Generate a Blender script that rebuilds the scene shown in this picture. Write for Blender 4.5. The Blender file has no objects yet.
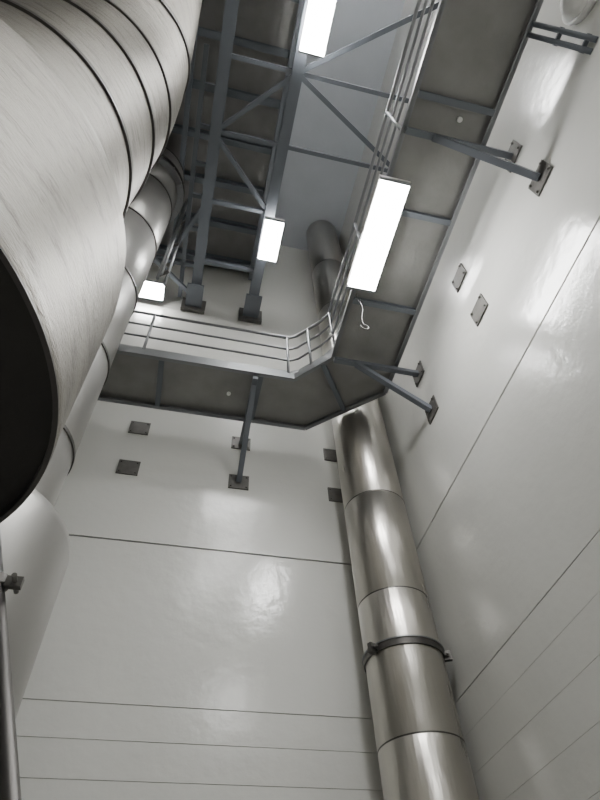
import bpy, bmesh, math
from mathutils import Vector, Matrix
S=6.0; EYE=1.6
def P(x,y,z): return Vector((x*S,y*S,z*S+EYE))
# ---------------- materials ----------------
def newmat(name):
    m=bpy.data.materials.new(name); m.use_nodes=True
    nt=m.node_tree; b=nt.nodes['Principled BSDF']; return m,nt,b
def paint(name,col,rough=.35,var=.06,bump=.05,scale=1.5,metal=0.0,stretch=(1,1,1),bs=6,dist=.05,flecks=0,rv=.3,rot=(0,0,0)):
    m,nt,b=newmat(name)
    tc=nt.nodes.new('ShaderNodeTexCoord'); mp=nt.nodes.new('ShaderNodeMapping')
    mp.inputs['Scale'].default_value=stretch; mp.inputs['Rotation'].default_value=rot
    n=nt.nodes.new('ShaderNodeTexNoise'); n.inputs['Scale'].default_value=scale; n.inputs['Detail'].default_value=6
    r=nt.nodes.new('ShaderNodeMapRange'); r.inputs['To Min'].default_value=1-var*2; r.inputs['To Max'].default_value=1+var
    mx=nt.nodes.new('ShaderNodeVectorMath'); mx.operation='SCALE'; mx.inputs[0].default_value=col
    nt.links.new(tc.outputs['Object'],mp.inputs[0]); nt.links.new(mp.outputs[0],n.inputs['Vector'])
    nt.links.new(n.outputs['Fac'],r.inputs['Value'])
    fac=r.outputs[0]
    if flecks:
        m2=nt.nodes.new('ShaderNodeMapping'); m2.inputs['Scale'].default_value=(1.6,1.6,7); m2.inputs['Rotation'].default_value=(.25,.3,0)
        n3=nt.nodes.new('ShaderNodeTexNoise'); n3.inputs['Scale'].default_value=2.0; n3.inputs['Detail'].default_value=9; n3.inputs['Roughness'].default_value=.72
        r3=nt.nodes.new('ShaderNodeMapRange'); r3.inputs['From Min'].default_value=.50; r3.inputs['From Max'].default_value=.64
        r3.inputs['To Min'].default_value=1; r3.inputs['To Max'].default_value=1-flecks
        mu=nt.nodes.new('ShaderNodeMath'); mu.operation='MULTIPLY'
        nt.links.new(tc.outputs['Object'],m2.inputs[0]); nt.links.new(m2.outputs[0],n3.inputs['Vector']); nt.links.new(n3.outputs['Fac'],r3.inputs['Value'])
        nt.links.new(r.outputs[0],mu.inputs[0]); nt.links.new(r3.outputs[0],mu.inputs[1]); fac=mu.outputs[0]
    nt.links.new(fac,mx.inputs['Scale'])
    nt.links.new(mx.outputs[0],b.inputs['Base Color'])
    b.inputs['Metallic'].default_value=metal
    rr=nt.nodes.new('ShaderNodeMapRange'); rr.inputs['To Min'].default_value=rough*(1-rv); rr.inputs['To Max'].default_value=rough*(1+rv)
    nt.links.new(n.outputs['Fac'],rr.inputs['Value']); nt.links.new(rr.outputs[0],b.inputs['Roughness'])
    if bump:
        n2=nt.nodes.new('ShaderNodeTexNoise'); n2.inputs['Scale'].default_value=scale*bs; n2.inputs['Detail'].default_value=4
        nt.links.new(mp.outputs[0],n2.inputs['Vector'])
        bp=nt.nodes.new('ShaderNodeBump'); bp.inputs['Strength'].default_value=bump; bp.inputs['Distance'].default_value=dist
        nt.links.new(n2.outputs['Fac'],bp.inputs['Height']); nt.links.new(bp.outputs[0],b.inputs['Normal'])
    return m
M_wall=paint('wall_gloss_paint',(.635,.635,.605),.19,.03,.22,.8,bs=9,dist=.02,rv=.08)
M_gap=paint('joint_filler',(.20,.20,.20),.7,.1,0)
M_ceil=paint('ceiling_paint',(.44,.465,.50),.5,.06,.05)
M_floor=paint('floor_concrete',(.47,.46,.44),.5,.1,.05)
M_ss=paint('stainless_pipe',(.56,.54,.50),.29,.10,.12,1.2,1.0,(3,3,.35),rv=.15)
M_duct=paint('brushed_duct_steel',(.325,.310,.280),.45,.16,.45,2.0,.85,(1.2,1.2,5),10,.018,flecks=.42,rv=.15)
M_duct2=paint('painted_duct',(.37,.365,.35),.40,.06,.05,1.0,.7)
M_dark=paint('opening_shade',(.022,.020,.018),.5,.3,.1)  # near-black colour stands in for the shade inside the stack mouth
M_seam=paint('weld_seam',(.12,.115,.11),.45,.1,0,3,.9)
M_steel=paint('galvanised_steel',(.30,.31,.32),.4,.12,.03,3,.8)
M_beam=paint('painted_steel_beam',(.140,.155,.178),.5,.1,.03,2,.1)
M_deck=paint('deck_plate_steel',(.275,.272,.262),.45,.2,.08,2.5,.3)
M_plate=paint('anchor_plate_steel',(.13,.125,.115),.5,.3,.08,8,.3)
M_white=paint('white_plastic',(.85,.85,.83),.3,.02,0)
M_cab=paint('cable_sheath',(.08,.08,.08),.6,.02,0)
def emis(name,st):
    m,nt,b=newmat(name)
    b.inputs['Base Color'].default_value=(.9,.9,.9,1)
    b.inputs['Emission Color'].default_value=(1,.995,.98,1); b.inputs['Emission Strength'].default_value=st
    return m
M_em=emis('lamp_diffuser',86)
M_up=emis('added_uplight',58)  # glowing fixture tops, added to brighten the ceiling and roof steel
M_em2=emis('fill_diffuser',16)  # glow of the added fill lamp on the front wall
# ---------------- mesh builder ----------------
class B:
    def __init__(s,*mats): s.bm=bmesh.new(); s.mats=mats
    def box(s,a,b,m=0):
        x0,x1=sorted((a[0],b[0])); y0,y1=sorted((a[1],b[1])); z0,z1=sorted((a[2],b[2]))
        v=[s.bm.verts.new(c) for c in [(x0,y0,z0),(x1,y0,z0),(x1,y1,z0),(x0,y1,z0),(x0,y0,z1),(x1,y0,z1),(x1,y1,z1),(x0,y1,z1)]]
        for f in [(3,2,1,0),(4,5,6,7),(0,1,5,4),(1,2,6,5),(2,3,7,6),(3,0,4,7)]:
            s.bm.faces.new([v[i] for i in f]).material_index=m
    def beam(s,p,q,w,h,m=0,up=(0,0,1),off=(0,0)):
        p=Vector(p);q=Vector(q);d=(q-p).normalized();u=Vector(up)
        sd=d.cross(u)
        if sd.length<1e-4: sd=d.cross(Vector((0,1,0)))
        sd.normalize(); u=sd.cross(d)
        o=sd*off[0]+u*off[1]; v=[]
        for c in (p,q):
            for a,b in((-1,-1),(1,-1),(1,1),(-1,1)):
                v.append(s.bm.verts.new(c+o+sd*a*w/2+u*b*h/2))
        for f in [(0,1,2,3),(7,6,5,4),(0,4,5,1),(1,5,6,2),(2,6,7,3),(3,7,4,0)]:
            s.bm.faces.new([v[i] for i in f]).material_index=m
    def ibeam(s,p,q,w,h,t=.02,m=0,up=(0,0,1)):
        s.beam(p,q,w,t,m,up,(0,h/2-t/2)); s.beam(p,q,w,t,m,up,(0,-h/2+t/2)); s.beam(p,q,t,h-2*t,m,up)
    def tube(s,pts,rad,n=32,m=0,caps=True,capm=None):
        pts=[Vector(p) for p in pts]
        if not isinstance(rad,(list,tuple)): rad=[rad]*len(pts)
        rings=[];nrm=None
        for i,p in enumerate(pts):
            t=(pts[min(i+1,len(pts)-1)]-pts[max(i-1,0)]).normalized()
            if nrm is None:
                nrm=t.orthogonal().normalized()
            nrm=(nrm-t*nrm.dot(t)).normalized(); bi=t.cross(nrm)
            rings.append([s.bm.verts.new(p+(nrm*math.cos(2*math.pi*k/n)+bi*math.sin(2*math.pi*k/n))*rad[i]) for k in range(n)])
        for a,b in zip(rings,rings[1:]):
            for k in range(n):
                f=s.bm.faces.new((a[k],a[(k+1)%n],b[(k+1)%n],b[k])); f.smooth=True; f.material_index=m
        if caps:
            cm=m if capm is None else capm
            s.bm.faces.new(rings[0][::-1]).material_index=cm; s.bm.faces.new(rings[-1]).material_index=cm
    def ring(s,c,ax,r0,r1,h,n=64,m=0):
        c=Vector(c);ax=Vector(ax).normalized();a=ax.orthogonal().normalized();b=ax.cross(a)
        L=[]
        for r,z in((r0,-h/2),(r1,-h/2),(r1,h/2),(r0,h/2)):
            L.append([s.bm.verts.new(c+ax*z+(a*math.cos(2*math.pi*k/n)+b*math.sin(2*math.pi*k/n))*r) for k in range(n)])
        for j in range(4):
            A=L[j];Bq=L[(j+1)%4]
            for k in range(n):
                s.bm.faces.new((A[k],A[(k+1)%n],Bq[(k+1)%n],Bq[k])).material_index=m
    def poly(s,pts,z0,z1,m=0):
        a=[s.bm.verts.new((p[0],p[1],z0)) for p in pts];b=[s.bm.verts.new((p[0],p[1],z1)) for p in pts];n=len(pts)
        s.bm.faces.new(a[::-1]).material_index=m;s.bm.faces.new(b).material_index=m
        for k in range(n): s.bm.faces.new((a[k],a[(k+1)%n],b[(k+1)%n],b[k])).material_index=m
    def done(s,name):
        bmesh.ops.recalc_face_normals(s.bm,faces=s.bm.faces)
        me=bpy.data.meshes.new(name); s.bm.to_mesh(me); s.bm.free()
        for m in s.mats: me.materials.append(m)
        o=bpy.data.objects.new(name,me); bpy.context.scene.collection.objects.link(o); return o
# ---------------- room ----------------
XL,XR,YB,YF,ZF,ZC=-.78,.507,1.0,-1.1,-1.6/S,2.54
def zz(z): return z*S+EYE
low=[.44-.055*i for i in range(0,12)]
def slabs(fn,js,g):
    e=[(0.0,0)]+sorted((zz(j),(.026 if j>.5 else (.010 if j>.43 else g))) for j in js)+[(zz(ZC),0)]
    for a,c in zip(e,e[1:]):
        fn(a[0]+a[1]/2, c[0]-c[1]/2)
b=B(M_wall,M_gap)
slabs(lambda a,c:b.box((XL*S,YB*S,a),(XR*S,YB*S+.04,c)),low+[.767],.006)
b.box((XL*S-.1,YB*S+.02,0),(XR*S+.1,YB*S+.25,zz(ZC)),1); b.done('wall_back')
b=B(M_wall,M_gap)
slabs(lambda a,c:b.box((XR*S,YF*S,a),(XR*S+.04,YB*S,c)),low+[.767],.003)
b.box((XR*S+.02,YF*S-.1,0),(XR*S+.25,YB*S,zz(ZC)),1); b.done('wall_right')
b=B(M_wall); b.box((XL*S-.25,YF*S,0),(XL*S,YB*S,zz(ZC))); b.done('wall_left')
b=B(M_wall); b.box((XL*S-.25,YF*S-.25,0),(XR*S+.25,YF*S,zz(ZC))); b.done('wall_front')
b=B(M_floor); b.box((XL*S-.25,YF*S-.25,-.2),(XR*S+.25,YB*S+.25,0)); b.done('floor')
b=B(M_ceil,M_gap); b.box((XL*S-.25,YF*S-.25,zz(ZC)),(XR*S+.25,YB*S+.25,zz(ZC)+.2))
b.done('ceiling')
# ---------------- corner pipe ----------------
pc=(.42,.91); pr=.0695*S
b=B(M_ss,M_seam,M_steel)
zs=[0.02]+[zz(z) for z in(.1,.357,.608,.853,1.4,1.75,2.1)]+[zz(ZC)-.01]
for i,(a,c) in enumerate(zip(zs,zs[1:])):
    b.tube([(pc[0]*S,pc[1]*S,a),(pc[0]*S,pc[1]*S,a+.010),(pc[0]*S,pc[1]*S,c-.010),(pc[0]*S,pc[1]*S,c)],[pr-.006,pr,pr,pr-.006],96)
    if i: b.ring((pc[0]*S,pc[1]*S,a),(0,0,1),pr-.02,pr+.001,.014,96,1)
b.done('exhaust_pipe')
b=B(M_steel,M_seam)
c=P(pc[0],pc[1],.502)
b.ring(c,(0,0,1),pr+.001,pr+.018,.07,96,1); b.ring(c+Vector((0,0,.04)),(0,0,1),pr,pr+.028,.012,96,0)
for sg,dx in((-1,(-.9,-.43)),(1,(.93,-.36))):
    d=Vector((dx[0],dx[1],0)).normalized(); e=c+d*(pr+.045)
    b.beam(c+d*pr,c+d*(pr+.09),.05,.1,1); s2=d.cross(Vector((0,0,1)))
    b.tube([e-s2*.08,e+s2*.08],.014,12,1); b.tube([e-s2*.05,e-s2*.035],.028,6,1); b.tube([e+s2*.035,e+s2*.05],.028,6,1)
b.done('pipe_clamp')
# ---------------- walkway ----------------
ZW=1.135; T=.02
pts=[(-.775,.78),(.213,.78),(.29,.70),(.29,-1.095),(.449,-1.095),(.449,.775),(.275,.93),(-.775,.93)]
pts=[(x*S,y*S) for x,y in pts]
z0,z1=zz(ZW),zz(ZW+T)
b=B(M_deck,M_steel,M_beam,M_white)
b.poly(pts,z0+.06,z1)
def edge(a,c,m=1,h=.16):
    b.beam((a[0],a[1],z0+h/2-.02),(c[0],c[1],z0+h/2-.02),.012,h,m)
    b.beam((a[0],a[1],z0-.014),(c[0],c[1],z0-.014),.06,.012,m)
for i in (0,1,2,4,5,6): edge(pts[i],pts[i+1], 1)
for x in(-.6,-.36,-.112,.13): b.ibeam((x*S,.785*S,z0+.02),(x*S,.925*S,z0+.02),.07,.09,.012,2)
for y in(-.74,-.53,-.31,-.1,.115,.327,.54): b.ibeam((.295*S,y*S,z0+.02),(.445*S,y*S,z0+.02),.07,.09,.012,2)
b.ibeam((.27*S,.72*S,z0+.02),(.36*S,.85*S,z0+.02),.07,.09,.012,2)
for x,y in((.06,.86),(.39,.14)): b.tube([(x*S,y*S,z0+.03),(x*S,y*S,z0+.062)],.03,16,3)  # white discs stand in for light showing through small deck holes
b.done('walkway_platform')
# railing
b=B(M_steel)
rp=[(-.77,.785),(.205,.785),(.225,.775),(.275,.722),(.295,.69),(.295,-1.09)]
rp=[(x*S,y*S) for x,y in rp]
for h in(1.1,.75,.42): b.tube([(x,y,z1+h) for x,y in rp],.024 if h>1 else .018,12)
for a,c in zip(rp,rp[1:]): b.beam((a[0],a[1],z1+.06),(c[0],c[1],z1+.06),.008,.12)
def post(x,y): b.tube([(x*S,y*S,z1-.05),(x*S,y*S,z1+1.1)],.022,12)
for x in(-.7,-.48,-.16,.2): post(x,.785)
post(.25,.748)
y=.685
while y>-1.08: post(.295,y); y-=.25
b.done('guard_railing')
def plate(b,c,axis,w=.30,h=.27,t=.02):
    if axis=='y': b.box((c[0]-w/2,c[1]-t,c[2]-h/2),(c[0]+w/2,c[1]-.001,c[2]+h/2),1)
    else: b.box((c[0]-t,c[1]-w/2,c[2]-h/2),(c[0]-.001,c[1]+w/2,c[2]+h/2),1)
    for i in(-1,1):
        for j in(-1,1):
            if axis=='y': b.tube([(c[0]+i*w*.38,c[1]-t-.02,c[2]+j*h*.36),(c[0]+i*w*.38,c[1]-t,c[2]+j*h*.36)],.014,6,1)
            else: b.tube([(c[0]-t-.02,c[1]+i*w*.38,c[2]+j*h*.36),(c[0]-t,c[1]+i*w*.38,c[2]+j*h*.36)],.014,6,1)
def bracket(x=None,y=None):
    b=B(M_beam,M_plate)
    za,zb=zz(1.117),zz(.975)
    if y is None:
        plate(b,(x*S,YB*S,za),'y'); plate(b,(x*S,YB*S,zb),'y')
        b.beam((x*S,YB*S-.02,za),(x*S,.78*S,za),.07,.07); b.beam((x*S,YB*S-.02,zb),(x*S,.80*S,za-.03),.075,.075)
    else:
        plate(b,(XR*S,y*S,za),'x'); plate(b,(XR*S,y*S,zb),'x')
        b.beam((XR*S-.02,y*S,za),(.29*S,y*S,za),.07,.07); b.beam((XR*S-.02,y*S,zb),(.345*S,y*S,za-.03),.075,.075)
    b.done('walkway_bracket')
bracket(x=.115); bracket(y=.692); bracket(y=.175); bracket(y=-.34)
for k,(ax,cx,cz) in enumerate((('y',-.15,1.122),('y',-.15,.977),('y',.368,1.12),('y',.368,.973),('x',.433,1.12),('x',.433,.973))):
    b=B(M_beam,M_plate)
    if ax=='y': plate(b,(cx*S,YB*S,zz(cz)),'y',.30,.27)
    else: plate(b,(XR*S,cx*S,zz(cz)),'x')
    b.done('anchor_plate')
# conduit pair from walkway edge to wall
b=B(M_beam,M_steel)
for dy in(-.008,.008):
    b.tube([P(.452,-.02+dy,1.13),P(.47,-.02+dy,1.09),P(XR-.001,-.02+dy,1.0)],.026,16)
for t in(.2,.8):
    p=P(.47,-.02,1.09).lerp(P(XR,-.02,1.0),t); b.beam(p-Vector((0,.08,0)),p+Vector((0,.08,0)),.04,.03,0)
b.done('conduit_pair')
# ---------------- lights ----------------
def lamp(x,y,z,w,l,ang=0,name='ceiling_light',tilt=0,up=True,em=None):
    b=B(M_white,em or M_em,M_steel,M_up)
    b.box((-w/2-.02,-l/2-.03,0),(w/2+.02,l/2+.03,.07),0)
    b.box((-w/2,-l/2,-.03),(w/2,l/2,0),1)
    if up: b.box((-w*.35,-l*.4,.07),(w*.35,l*.4,.074),3)
    for s in(-1,1):
        b.box((-w/2-.02,s*(l/2+.015)-.015,-.035),(w/2+.02,s*(l/2+.015)+.015,.0),2)
        b.box((-.02,s*l*.44-.02,.07),(.02,s*l*.44+.02,.13),2)
    o=b.done(name); o.location=P(x,y,z); o.rotation_euler=(tilt,0,ang); return o
lamp(.297,.379,1.105,.34,1.36,name='walkway_light',up=False)
lamp(.297,-.45,1.105,.34,1.36,name='walkway_light',up=False)  # unseen fixture, added further back to light the hall
lamp(.143,.085,1.76,.38,.78); lamp(.135,.684,1.76,.34,.8)
lamp(-.235,.955,1.79,.50,.34,tilt=-.3,up=False)
lamp(.15,-.55,1.76,.40,.78)  # unseen lamp added behind the camera for more light
lamp(.30,-.35,2.2,.4,1.3); lamp(.30,-.85,2.2,.4,1.3)  # added pendants out of view, their uplight lifts the upper hall
o=lamp(.1,YF+.02,.35,.34,1.2,up=False,name='added_fill_light',em=M_em2); o.rotation_euler=(math.radians(90),math.radians(90),0)  # unseen low lamp added behind the camera to light undersides
# ---------------- roof steel ----------------
ZB=1.83
b=B(M_beam,M_plate)
for x in(-.085,.119): 
    b.ibeam(P(x,-1.09,ZB),P(x,.995,ZB),.2,.3,.025)
    b.beam(P(x,.985,ZB-.03),P(x,.998,ZB-.03),.5,.45,1)
    b.beam(P(x,.9,ZB-.045),P(x,.985,ZB-.045),.34,.05,0)
b.done('roof_beam_pair')
b=B(M_beam)
for y in(-.6,-.2,.0,.21,.41,.62,.83):
    b.beam(P(-.085,y,ZB),P(.119,y,ZB),.07,.1)
for y in(-.6,-.2,.21,.41): b.beam(P(.119,y,ZB),P(XR-.003,y,ZB),.07,.1)
for y in(.3,.41,.52,.62,.73): b.beam(P(-.14,y,ZB+.02),P(-.085,y,ZB+.02),.07,.1)
b.beam(P(-.14,.2,ZB+.02),P(-.14,.99,ZB+.02),.08,.12)
b.beam(P(XL+.003,.86,ZB+.02),P(-.085,.86,ZB+.02),.08,.12)
for a,c in(((.119,.21),(.49,.41)),((.119,.21),(.5,-.06)),((-.085,.41),(.119,.21)),((-.085,.42),(.119,.62)),((-.17,.80),(-.085,.62)),((-.085,.97),(-.3,.8))):
    b.beam(P(a[0],a[1],ZB-.01),P(c[0],c[1],ZB-.01),.08,.08)
b.done('roof_bracing')
b=B(M_deck,M_beam)
b.box(P(XL+.002,-1.09,2.16),P(.119,.995,2.19),0)
for i in range(14):
    y=-1.0+i*.15; b.ibeam(P(XL+.003,y,2.13),P(.119,y,2.13),.12,.3,.02,1)
for x in(-.6,-.2,.11): b.beam(P(x,-1.08,2.1),P(x,.99,2.1),.1,.16,1)
b.done('upper_deck')
# ---------------- left ducts ----------------
c0=(-.331,.279)
b=B(M_duct,M_seam,M_dark)
R=.2275*S
prof=[(.33,R),(.335,R+.008),(.342,R+.008),(.345,R),(.56,R),(.59,R-.02),(.615,R-.06),(.632,R-.15)]
rA=.180*S
cx,cy=c0[0]*S,c0[1]*S
b.tube([(cx,cy,zz(z)) for z,_ in prof],[r for _,r in prof],128,0,False)
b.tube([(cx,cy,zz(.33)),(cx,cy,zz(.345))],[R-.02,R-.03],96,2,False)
b.ring((cx,cy,zz(.331)),(0,0,1),R-.02,R+.004,.014,128,1)
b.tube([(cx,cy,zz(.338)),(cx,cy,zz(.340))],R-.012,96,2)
path=[(cx,cy,zz(.628))]
zb=1.3; Rb=.5
seams=[]
for z in(.70,.84,1.04,1.24): path.append((cx,cy,zz(z))); seams.append(len(path)-1) if z>.8 else None
for k in range(1,11):
    a=k*math.pi/20
    path.append((cx,(c0[1]-Rb*(1-math.cos(a)))*S,zz(zb+Rb*math.sin(a))))
    if k%3==0: seams.append(len(path)-1)
path.append((cx,-1.09*S,zz(zb+Rb)))
rad=[rA]*len(path); rad[0]=R-.14; rad[1]=rA+.04
b.tube(path,rad,96,0)
for i in seams:
    t=Vector(path[min(i+1,len(path)-1)])-Vector(path[i-1])
    b.ring(path[i],t,rad[i]-.01,rad[i]+.024,.06,96,1)
b.ring((cx,cy,zz(.630)),(0,0,1),R-.16,R-.115,.05,96,1)
b.done('exhaust_stack')
# rear duct
b=B(M_duct2,M_seam,M_duct,M_steel)
sx,sy=-.293*S,.658*S
b.tube([(sx,sy,z) for z in(0.01,zz(.475),zz(.49),zz(.50))],[.151*S,.151*S,.148*S,.138*S],96,0)
rc=.107*S
for a,c in((.49,.66),(.66,.9),(.9,1.18),(1.18,1.46),(1.46,1.76),(1.76,2.075)):
    b.tube([(sx,sy,zz(a)),(sx,sy,zz(a)+.015),(sx,sy,zz(c)-.015),(sx,sy,zz(c))],[rc-.012,rc,rc,rc-.012],64,0)
    b.ring((sx,sy,zz(c)-.0),(0,0,1),rc-.02,rc+.015,.04,64,1)
b.ring((sx,sy,zz(1.9)),(0,0,1),rc,rc+.12,.06,64,3); b.ring((sx,sy,zz(1.93)),(0,0,1),rc,rc+.12,.04,64,1)
for k in range(16):
    a=k*math.pi/8; b.tube([(sx+math.cos(a)*(rc+.08),sy+math.sin(a)*(rc+.08),zz(1.885)),(sx+math.cos(a)*(rc+.08),sy+math.sin(a)*(rc+.08),zz(1.945))],.02,6,3)
b.done('vertical_duct')
# leaning support pipe with clamp
b=B(M_seam,M_plate)
p0=P(.090,.40,-.266); p1=P(-.160,.40,.3275)
b.tube([p0,p1],.036,24); b.tube([p0,p0+Vector((0,0,.03))],.12,24,1)
q=P(-.129,.40,.256); d=(p1-p0).normalized()
b.ring(q,d,.034,.05,.05,32,1); b.beam(q+Vector((.04,-.02,0)),q+Vector((.11,-.02,0)),.03,.05,1); b.tube([q+Vector((.08,-.08,0)),q+Vector((.08,.05,0))],.012,8,1)
b.done('support_pipe')
b=B(M_steel,M_seam)
for x,y in((-.175,.735),(-.165,.72),(-.155,.75)):
    b.tube([P(x,y,1.45),P(x,y,2.08)],.025,12)
for z in(1.5,1.7,1.9): b.beam(P(-.18,.75,z),P(-.15,.73,z),.05,.05,1)
b.done('service_pipes')
# hanging cable with hook
b=B(M_cab)
x0,y0=.298,.52
pp=[]
for t in range(25):
    s=t/24
    pp.append(P(x0-.003*math.sin(s*9),y0+.003*math.cos(s*7),1.135-.14*s))
e=pp[-1]
for k in range(1,14):
    a=k*math.pi*2/16; pp.append(e+Vector((.05*math.sin(a),0,-.05+.05*math.cos(a))))
b.tube(pp,.006,8)
b.done('hanging_cable')
# bulkhead lamp on right wall
b=B(M_white,M_steel)
c=P(XR,-.085,1.10)
b.tube([c+Vector((-.001,0,0)),c+Vector((-.08,0,0)),c+Vector((-.16,0,0)),c+Vector((-.2,0,0))],[.26,.26,.2,.1],48)
b.ring(c+Vector((-.06,0,0)),(1,0,0),.24,.28,.04,48,0)
b.done('bulkhead_lamp')
# ---------------- world, camera ----------------
w=bpy.data.worlds.new('world'); bpy.context.scene.world=w; w.use_nodes=True
w.node_tree.nodes['Background'].inputs[0].default_value=(.5,.5,.5,1); w.node_tree.nodes['Background'].inputs[1].default_value=.05
U=Vector((-30,430,-560)).normalized(); D=Vector((-205,-700,-560)); D=(D-U*D.dot(U)).normalized(); X=D.cross(U)
cd=bpy.data.cameras.new('camera'); cam=bpy.data.objects.new('camera',cd); bpy.context.scene.collection.objects.link(cam)
cd.sensor_fit='VERTICAL'; cd.sensor_height=36; cd.lens=560/800*36; cd.clip_start=.05
cam.matrix_world=Matrix(((X.x,X.y,X.z,0),(D.x,D.y,D.z,0),(U.x,U.y,U.z,EYE),(0,0,0,1)))
bpy.context.scene.camera=cam
